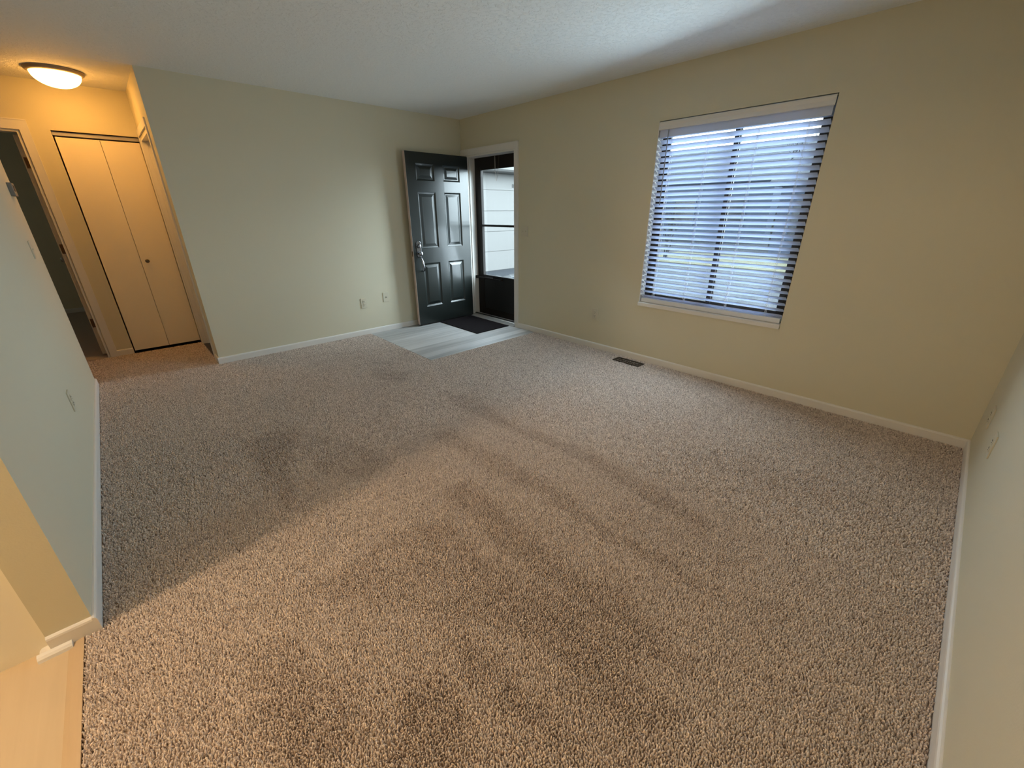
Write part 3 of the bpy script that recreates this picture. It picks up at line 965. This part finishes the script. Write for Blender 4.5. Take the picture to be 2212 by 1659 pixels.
# door in the narrow right hall wall, only its casing and jamb seen edge-on
t = thing('trim_5', 'white casing edge-on at the hall corner, beside the closet', 'door frame', (-3.106, 0.62, 0), kind='structure')
bm = new(); box(bm, -3.117, -3.106, 0.190, 0.243, -0.012, 2.066)
obj('side_casing', at(t, bm), M['trim'], t)
bm = new(); box(bm, -3.117, -3.106, 0.994, 1.038, -0.012, 2.066)
obj('side_casing', at(t, bm), M['trim'], t)
bm = new(); box(bm, -3.117, -3.106, 0.190, 1.038, 2.066, 2.124)
obj('head_casing', at(t, bm), M['trim'], t)
bm = new(); box(bm, -3.106, -2.99, 0.974, 0.992, -0.012, 2.045); box(bm, -3.070, -3.036, 0.962, 0.974, -0.012, 2.033)
obj('jamb', at(t, bm), M['trim'], t)
bm = new(); box(bm, -3.106, -2.99, 0.245, 0.263, -0.012, 2.045)
obj('jamb', at(t, bm), M['trim'], t)
bm = new(); box(bm, -3.106, -2.99, 0.263, 0.974, 2.027, 2.045)
obj('head_jamb', at(t, bm), M['trim'], t)
d5 = thing('door_5', 'plain closed door inside the narrow hall casing', 'door', (-3.0, 0.62, 0), kind='structure')
bm = new(); box(bm, -0.034, 0.0, -0.352, 0.350, 0.014, 2.024)
obj('slab', bm, M['trim'], d5)

# ------------------------------------------------------------------ outdoors
bm = new(); box(bm, 0.16, 60, -60, 60, -0.6, -0.30)
struct('ground', bm, M['asphalt'], 'grey pavement outside the window', 'ground')
bm = new(); box(bm, 0.16, 14.0, -1.9, 4.19, -0.30, -0.15)
struct('path', bm, M['asphalt'], 'pavement outside the storm door', 'pavement')
bm = new(); box(bm, 9.0, 12.6, -40, -2.0, -0.30, -0.24); box(bm, 9.3, 12.9, -2.0, 3.2, -0.30, -0.13)
struct('lawn', bm, M['lawn'], 'strip of winter lawn coloured pale as if sunlit, beyond the pavement', 'lawn')

nb = thing('neighbour_garage', 'pale neighbouring garage seen through the storm door', 'building', (6.5, 4.19, -0.15))
bm = new(); box(bm, 2.2, 12.0, 4.19, 9.0, -0.15, 2.29)
obj('wall', at(nb, bm), M['siding'], nb)
bm = new(); box(bm, 2.9, 9.0, 4.165, 4.188, 1.90, 1.955)
obj('door_trim', at(nb, bm), M['siding'], nb)
bm = new()
for k in range(4):
    box(bm, 3.0, 8.9, 4.172, 4.189, -0.14 + k * 0.512, -0.14 + k * 0.512 + 0.498)
obj('garage_door', at(nb, bm), M['siding'], nb, bevel=0.004)
bm = new(); box(bm, 1.9, 12.3, 3.86, 4.19, 2.292, 2.31)
obj('soffit', at(nb, bm), M['siding'], nb)
bm = new(); prism(bm, [(3.86, 2.29), (3.88, 2.29), (3.88, 2.43), (3.76, 2.43), (3.76, 2.35), (3.80, 2.31)], 'x', 1.9, 12.3)
obj('gutter', at(nb, bm), M['siding'], nb)
bm = new(); prism(bm, [(3.80, 2.43), (9.0, 2.43), (6.6, 3.9)], 'x', 1.9, 12.3)
obj('roof', at(nb, bm), M['roof_far'], nb)
fc = bpy.data.curves.new('house_number', 'FONT')
fc.body = '18'
fc.size = 0.135
fc.extrude = 0.004
fc.materials.append(M['number'])
tmp = bpy.data.objects.new('house_number_curve', fc)
fo = bpy.data.objects.new('house_number', bpy.data.meshes.new_from_object(tmp))
bpy.data.objects.remove(tmp)
C.objects.link(fo)
fo.parent = nb
fo.location = (4.775 - 6.5, 4.184 - 4.19, 1.965 + 0.15)
fo.rotation_euler = (PI / 2, 0, 0)

rnd = random.Random(3)
bm = new()
for k in range(26):
    cx, cy, r = rnd.uniform(2.6, 6.0), rnd.uniform(2.6, 3.85), rnd.uniform(0.06, 0.24)
    n = 12
    top = bm.verts.new((cx, cy, -0.15 + 0.10 * r + 0.02))
    ring = []
    for i in range(n):
        rr = r * rnd.uniform(0.75, 1.2)
        ring.append(bm.verts.new((cx + rr * math.cos(2 * PI * i / n), cy + rr * math.sin(2 * PI * i / n), -0.151)))
    for i in range(n):
        bm.faces.new((ring[i], ring[(i + 1) % n], top))
tag(obj('snow_patches', bm, M['snow']), 'scattered melting snow on the pavement by the garage', 'snow', kind='stuff')


def house(label, x, y0, y1, zt, wall, wins, ridge):
    h = thing('house', label, 'house', (x, (y0 + y1) / 2, -0.3))
    bm = new(); box(bm, x, x + 7, y0, y1, -0.3, zt)
    obj('wall', at(h, bm), wall, h)
    bm = new(); prism(bm, [(x - 0.5, zt), (x + 7.5, zt), (x + 3.5, zt + ridge)], 'y', y0 - 0.4, y1 + 0.4)
    obj('roof', at(h, bm), M['roof_far'], h)
    for (ya, yb, za, zb) in wins:
        bm = new()
        for q in ((ya - .07, yb + .07, za - .07, za), (ya - .07, yb + .07, zb, zb + .07), (ya - .07, ya, za, zb), (yb, yb + .07, za, zb)):
            box(bm, x - 0.05, x, *q)
        f = obj('window_frame', at(h, bm), M['siding_far'], h)
        bm = new(); box(bm, x - 0.02, x, ya, yb, za, zb)
        obj('pane', at(h, bm), M['pane_far'], f)
    return h


house('blue grey house behind the lawn, in the right half of the window', 15.0, -6.5, 0.6, 2.2, M['brick_far'], [(-5.2, -4.2, 0.4, 1.5), (-2.6, -1.6, 0.4, 1.5), (-0.8, 0.1, 0.4, 1.5)], 1.75)
house('farther pale house behind the bare shrub, in the left half of the window', 22.0, 3.0, 11.0, 2.8, M['siding_far'], [(4.2, 5.2, 0.6, 1.9), (7.0, 8.2, 0.6, 1.9)], 2.0)
house('farthest house with a tall roof, in the gap between the two nearer houses', 25.5, -3.0, 2.1, 3.3, M['siding_far'], [(0.5, 1.7, 1.0, 2.2)], 1.7)


def bare_plant(name, label, cat, loc, height, seed, spread, depth, r0):
    rr = random.Random(seed)
    bm = new()

    def grow(p, d, ln, r, k):
        q = p + d * ln
        m = p + d * ln * .5 + Vector((rr.uniform(-.04, .04), rr.uniform(-.04, .04), 0)) * ln
        tube(bm, [p, m, q], [r, r * .85, r * .65], 5)
        if k == 0:
            return
        for _ in range(rr.choice((2, 3, 3))):
            nd = (d + Vector((rr.uniform(-1, 1), rr.uniform(-1, 1), rr.uniform(-.2, .7))) * spread).normalized()
            grow(q, nd, ln * rr.uniform(.6, .82), r * .6, k - 1)
    for _ in range(1 if cat == 'tree' else 6):
        d = Vector((rr.uniform(-.3, .3), rr.uniform(-.3, .3), 1)) if cat != 'tree' else Vector((0, 0, 1))
        grow(Vector((rr.uniform(-.1, .1), rr.uniform(-.1, .1), 0)) if cat != 'tree' else Vector((0, 0, 0)), d.normalized(), height * .3, r0, depth)
    o = obj(name, bm, M['bark'])
    o.location = loc
    tag(o, label, cat)


bare_plant('bare_shrub', 'bare twiggy shrub on the lawn, seen through the left half of the blind', 'shrub', (9.9, 2.1, -0.13), 1.9, 5, 0.65, 5, 0.020)
bare_plant('bare_tree', 'bare tree at the right, behind the blue grey house', 'tree', (24.0, -5.0, -0.3), 7.5, 11, 0.55, 5, 0.16)
bare_plant('bare_tree', 'bare tree at the left, beside the farther pale house', 'tree', (20.0, 2.0, -0.3), 6.0, 23, 0.55, 5, 0.12)
